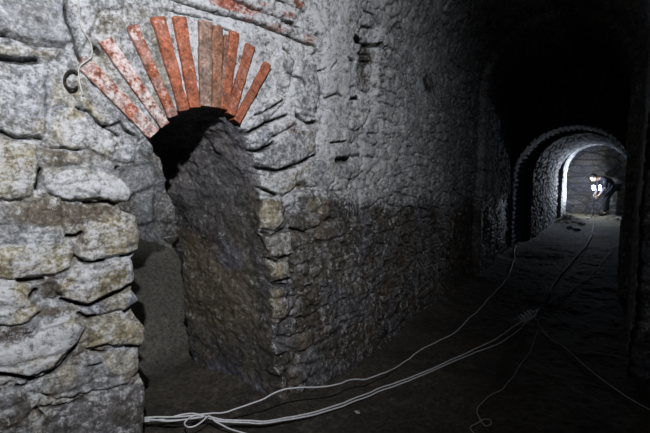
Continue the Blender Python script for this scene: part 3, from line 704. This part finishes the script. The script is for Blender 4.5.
RZ = Matrix.Rotation(YAW, 3, 'Z')
tube('crossbar', [tuple(RZ@Vector((-.09, 0, hz))), tuple(RZ@Vector((.17, 0, hz)))], .010, M_metal, wl, sub=1, origin=(0, 0, 0))
for dx, w_ in ((-.05, .07), (.13, .07)):
    bm = bmesh.new(); box(bm, (0, 0, 0), (w_+.025, .06, .15)); bmesh.ops.rotate(bm, cent=(0, 0, 0), matrix=RZ, verts=bm.verts); bmesh.ops.translate(bm, vec=RZ@Vector((dx, 0, hz)), verts=bm.verts)
    hd = bm_obj('lamp_head', bm, M_metal, wl, smooth=False)
    for sgn, nm in ((-1, 'front'), (1, 'rear')):
        bm = bmesh.new(); box(bm, (0, 0, 0), (w_, .008, .125), bev=.003); bmesh.ops.translate(bm, vec=(0, sgn*.033, 0), verts=bm.verts); bmesh.ops.rotate(bm, cent=(0, 0, 0), matrix=RZ, verts=bm.verts); bmesh.ops.translate(bm, vec=RZ@Vector((dx, 0, hz)), verts=bm.verts)
        bm_obj('lens', bm, M_glow, hd, smooth=False)
q = on_floor([(594, 214), (594, 222), (591.5, 235), (586, 246), (577.6, 255), (560, 276), (548, 296)], .008)
tag(tube('cable', q, .010, M_brownc, jitter=.01), 'cable lying on the tunnel floor leading to the work lamp', 'cable')

# ------------------------------------------------------------------ person bending over the lamp
def skin(name, verts, edges, mat, parent, sub=2, root=0):
    me = bpy.data.meshes.new(name); me.from_pydata([v[0] for v in verts], edges, []); o = bpy.data.objects.new(name, me); link(o, parent)
    m = o.modifiers.new('skin', 'SKIN'); m.use_smooth_shade = True; m.branch_smoothing = .6
    for i, v in enumerate(verts):
        r = v[1]; r = (r, r) if isinstance(r, (int, float)) else r
        me.skin_vertices[0].data[i].radius = r; me.skin_vertices[0].data[i].use_root = (i == root)
    s = o.modifiers.new('sub', 'SUBSURF'); s.levels = sub; s.render_levels = sub
    me.materials.append(mat); return o
def body_pts():
    # local frame: x forward (to screen left), y to the person's left (towards the viewer is +y), z up
    J = {}
    J['pelvis'] = (-.02, 0, .93); J['waist'] = (.10, 0, 1.03); J['chest'] = (.27, 0, 1.12); J['neck'] = (.43, 0, 1.17); J['skull0'] = (.50, 0, 1.18)
    for sg, k in ((1, 'L'), (-1, 'R')):
        st = .12 if sg > 0 else -.10
        J['hip'+k] = (.0, .10*sg, .88); J['knee'+k] = (.16+st, .12*sg, .49); J['ank'+k] = (.14+st, .13*sg, .10); J['toe'+k] = (.32+st, .14*sg, .04)
        J['sho'+k] = (.34, .19*sg, 1.12); J['elb'+k] = (.36 if sg > 0 else .32, .23*sg, .84); J['wri'+k] = (.46 if sg > 0 else .40, .14*sg, .66 if sg > 0 else .70)
    return J
J = body_pts(); pdep = 13.15; pb = at_dep(612, pdep, 0); pz = fz(pb[0], pb[1])
person = empty('person', (pb[0], pb[1], pz+.005)); person.rotation_euler.z = YAW+PI; person.scale = (1.0, 1.0, 1.0)
tag(person, 'person in dark clothes bending forward over the lit work lamp', 'person')
M_skin = plain('skin', (.42, .27, .20), .55, var=.08); M_hair = plain('dark_hair', (.02, .017, .015), .6); M_jkt = plain('blue_grey_jacket', (.018, .021, .030), .8, var=.2, scale=14); M_tr = plain('dark_trousers', (.012, .013, .017), .85, var=.2, scale=14); M_boot = plain('dark_boots', (.02, .018, .016), .6); M_shirt = plain('pale_shirt', (.22, .23, .26), .8)
V = []; E = []
def add(p, r, par=None):
    V.append((tuple(p), r)); i = len(V)-1
    if par is not None: E.append((par, i))
    return i
pel = add(J['pelvis'], (.11, .08)); wa = add(J['waist'], (.10, .07), pel); ch = add(J['chest'], (.11, .075), wa); ne = add(J['neck'], .045, ch)
h0 = add((.50, 0, 1.165), (.062, .062), ne); h1 = add((.565, 0, 1.17), (.078, .09), h0); h2 = add((.63, 0, 1.155), (.07, .082), h1)
for k, sg in (('L', 1), ('R', -1)):
    a = add(J['hip'+k], .085, pel); b = add(J['knee'+k], .055, a); c = add(J['ank'+k], .034, b); d = add(np.array(J['toe'+k])+[-.05, 0, .0], .018, c)
    a = add(J['sho'+k], .055, ch); b = add(J['elb'+k], .042, a); c = add(J['wri'+k], (.026, .030), b)
    w = np.array(J['wri'+k]); dr = np.array([.42, -.15*sg, -.62]); dr /= np.linalg.norm(dr)
    side = np.cross(dr, [0, sg, 0]); side /= np.linalg.norm(side)
    pm = add(w+dr*.055, (.038, .018), c); hand = w+dr*.085
    for f, (off, ln) in enumerate(((-.028, .065), (-.010, .075), (.010, .070), (.028, .055))):
        k0 = add(hand+side*off, .0095, pm); k1 = add(hand+side*off*1.15+dr*ln*.55, .0085, k0); add(hand+side*off*1.2+dr*ln*.95+np.array([0, -sg*.025, -.008]), .0075, k1)
    t0 = add(w+dr*.03+side*-.035, .011, c); add(w+dr*.062+side*-.058, .009, t0)
skin('body', V, E, M_skin, person)
def seg_skin(name, pts, mat, parent=person):
    return skin(name, pts, [(i, i+1) for i in range(len(pts)-1)], mat, parent)
# face on the head: head points down-forward, face turned to the lamp below
fd = Vector((.55, 0, -.83)).normalized(); hc = Vector((.59, 0, 1.16)); up_ = Vector((.83, 0, .55))
def blob(name, c, s, mat, parent, rot=None, sub=2):
    bm = bmesh.new(); bmesh.ops.create_icosphere(bm, subdivisions=sub, radius=1); bmesh.ops.scale(bm, vec=s, verts=bm.verts)
    bmesh.ops.rotate(bm, cent=(0, 0, 0), matrix=Matrix((fd, Vector((0, 1, 0)), up_)).transposed(), verts=bm.verts); bmesh.ops.translate(bm, vec=c, verts=bm.verts)
    return bm_obj(name, bm, mat, parent)
blob('head', hc, (.095, .078, .115), M_skin, person, sub=3)
blob('nose', hc+fd*.098-up_*.015, (.020, .012, .024), M_skin, person)
for sg in (-1, 1):
    blob('eye', hc+fd*.082+up_*.012+Vector((0, .031*sg, 0)), (.012, .013, .009), M_white, person); blob('ear', hc+Vector((0, .080*sg, 0)), (.018, .008, .03), M_skin, person)
blob('mouth', hc+fd*.086-up_*.055, (.009, .022, .006), plain('lips', (.3, .12, .1), .6), person)
blob('hair', hc-fd*.022+up_*.026, (.098, .086, .105), M_hair, person, sub=3)
tv = [(J['pelvis'], (.165, .13))]; te = []
for k, sg in (('L', 1), ('R', -1)):
    n = len(tv); h = J['hip'+k]; kn = J['knee'+k]; an = J['ank'+k]
    tv += [(h, .112), (tuple(.5*(np.array(h)+kn)), .092), (kn, .075), (tuple(.5*(np.array(kn)+an)), .068), ((an[0], an[1], .12), .062)]; te += [(0, n), (n, n+1), (n+1, n+2), (n+2, n+3), (n+3, n+4)]
skin('trousers', tv, te, M_tr, person)
jv = [(J['pelvis'], (.16, .115)), (J['waist'], (.155, .115)), (J['chest'], (.185, .13)), ((.42, 0, 1.168), (.10, .085))]; je = [(0, 1), (1, 2), (2, 3)]
for k, sg in (('L', 1), ('R', -1)):
    n = len(jv); jv += [(J['sho'+k], .078), (J['elb'+k], .060), (tuple(.12*np.array(J['elb'+k])+.88*np.array(J['wri'+k])), .046)]; je += [(2, n), (n, n+1), (n+1, n+2)]
skin('jacket', jv, je, M_jkt, person)
for k, sg in (('L', 1), ('R', -1)):
    sh, el, wr = (np.array(J[q+k]) for q in ('sho', 'elb', 'wri'))
    seg_skin('shirt_sleeve', [(tuple(.25*sh+.75*el), .066), (tuple(el), .064), (tuple(.5*(el+wr)), .054), (tuple(.1*el+.9*wr), .045)], M_shirt)
for k in 'LR':
    an = np.array(J['ank'+k]); to = np.array(J['toe'+k])
    seg_skin('boot', [(tuple(an+[-.03, 0, .04]), .052), (tuple(an+[-.03, 0, -.045]), .050), (tuple(to+[-.06, 0, .012]), (.048, .046)), (tuple(to+[.02, 0, .0]), (.042, .034))], M_boot)

# ------------------------------------------------------------------ lights
def light(kind, name, loc, energy, col, aim=None, **kw):
    l = bpy.data.lights.new(name, kind); l.energy = energy; l.color = col
    for k, v in kw.items(): setattr(l, k, v)
    o = link(bpy.data.objects.new(name, l)); o.location = loc
    if aim is not None: o.rotation_euler = (Vector(aim)-Vector(loc)).to_track_quat('-Z', 'Y').to_euler()
    return o
light('SPOT', 'hand_lamp_light', (.30, -.25, 2.7), 405, (.95, .967, 1.), (-2.2, 1.1, 1.9), spot_size=math.radians(99), spot_blend=1., shadow_soft_size=.03)
light('POINT', 'work_lamp_light', tuple(np.array([LP_[0], LP_[1], 0])+DEP*.05-LAT*.30+np.array([0, 0, lz+.05])), 48, (.72, .82, 1.), shadow_soft_size=.05)
light('SPOT', 'work_lamp_beam', tuple(np.array([LP_[0], LP_[1], 0])-DEP*.16+np.array([0, 0, lz])), 420, (.78, .87, 1.), (-2.3, 12.7, 1.35), spot_size=math.radians(76), spot_blend=1., shadow_soft_size=.05)
light('SPOT', 'passage_fill_light', (-2.95, .95, 2.0), 100, (.95, .97, 1.), (-3.8, 2.45, 1.75), spot_size=math.radians(80), spot_blend=1., shadow_soft_size=.05)  # added fill with no visible source, brightens the passage back wall

w = bpy.data.worlds.new('World'); SC.world = w; w.use_nodes = True; w.node_tree.nodes['Background'].inputs[0].default_value = (.004, .0045, .006, 1); w.node_tree.nodes['Background'].inputs[1].default_value = 1
cam = bpy.data.cameras.new('camera'); cam.sensor_width = 36; cam.lens = 36*F/650; cam.clip_start = .02
co = link(bpy.data.objects.new('camera', cam)); co.location = EYE
R3 = Matrix((Vector(LAT), Vector(UP), Vector(-FWD))).transposed(); co.rotation_euler = R3.to_euler()
SC.camera = co
vs = SC.view_settings; vs.view_transform = 'Standard'; vs.look = 'None'; vs.gamma = 1; vs.use_curve_mapping = False; vs.exposure = 0.
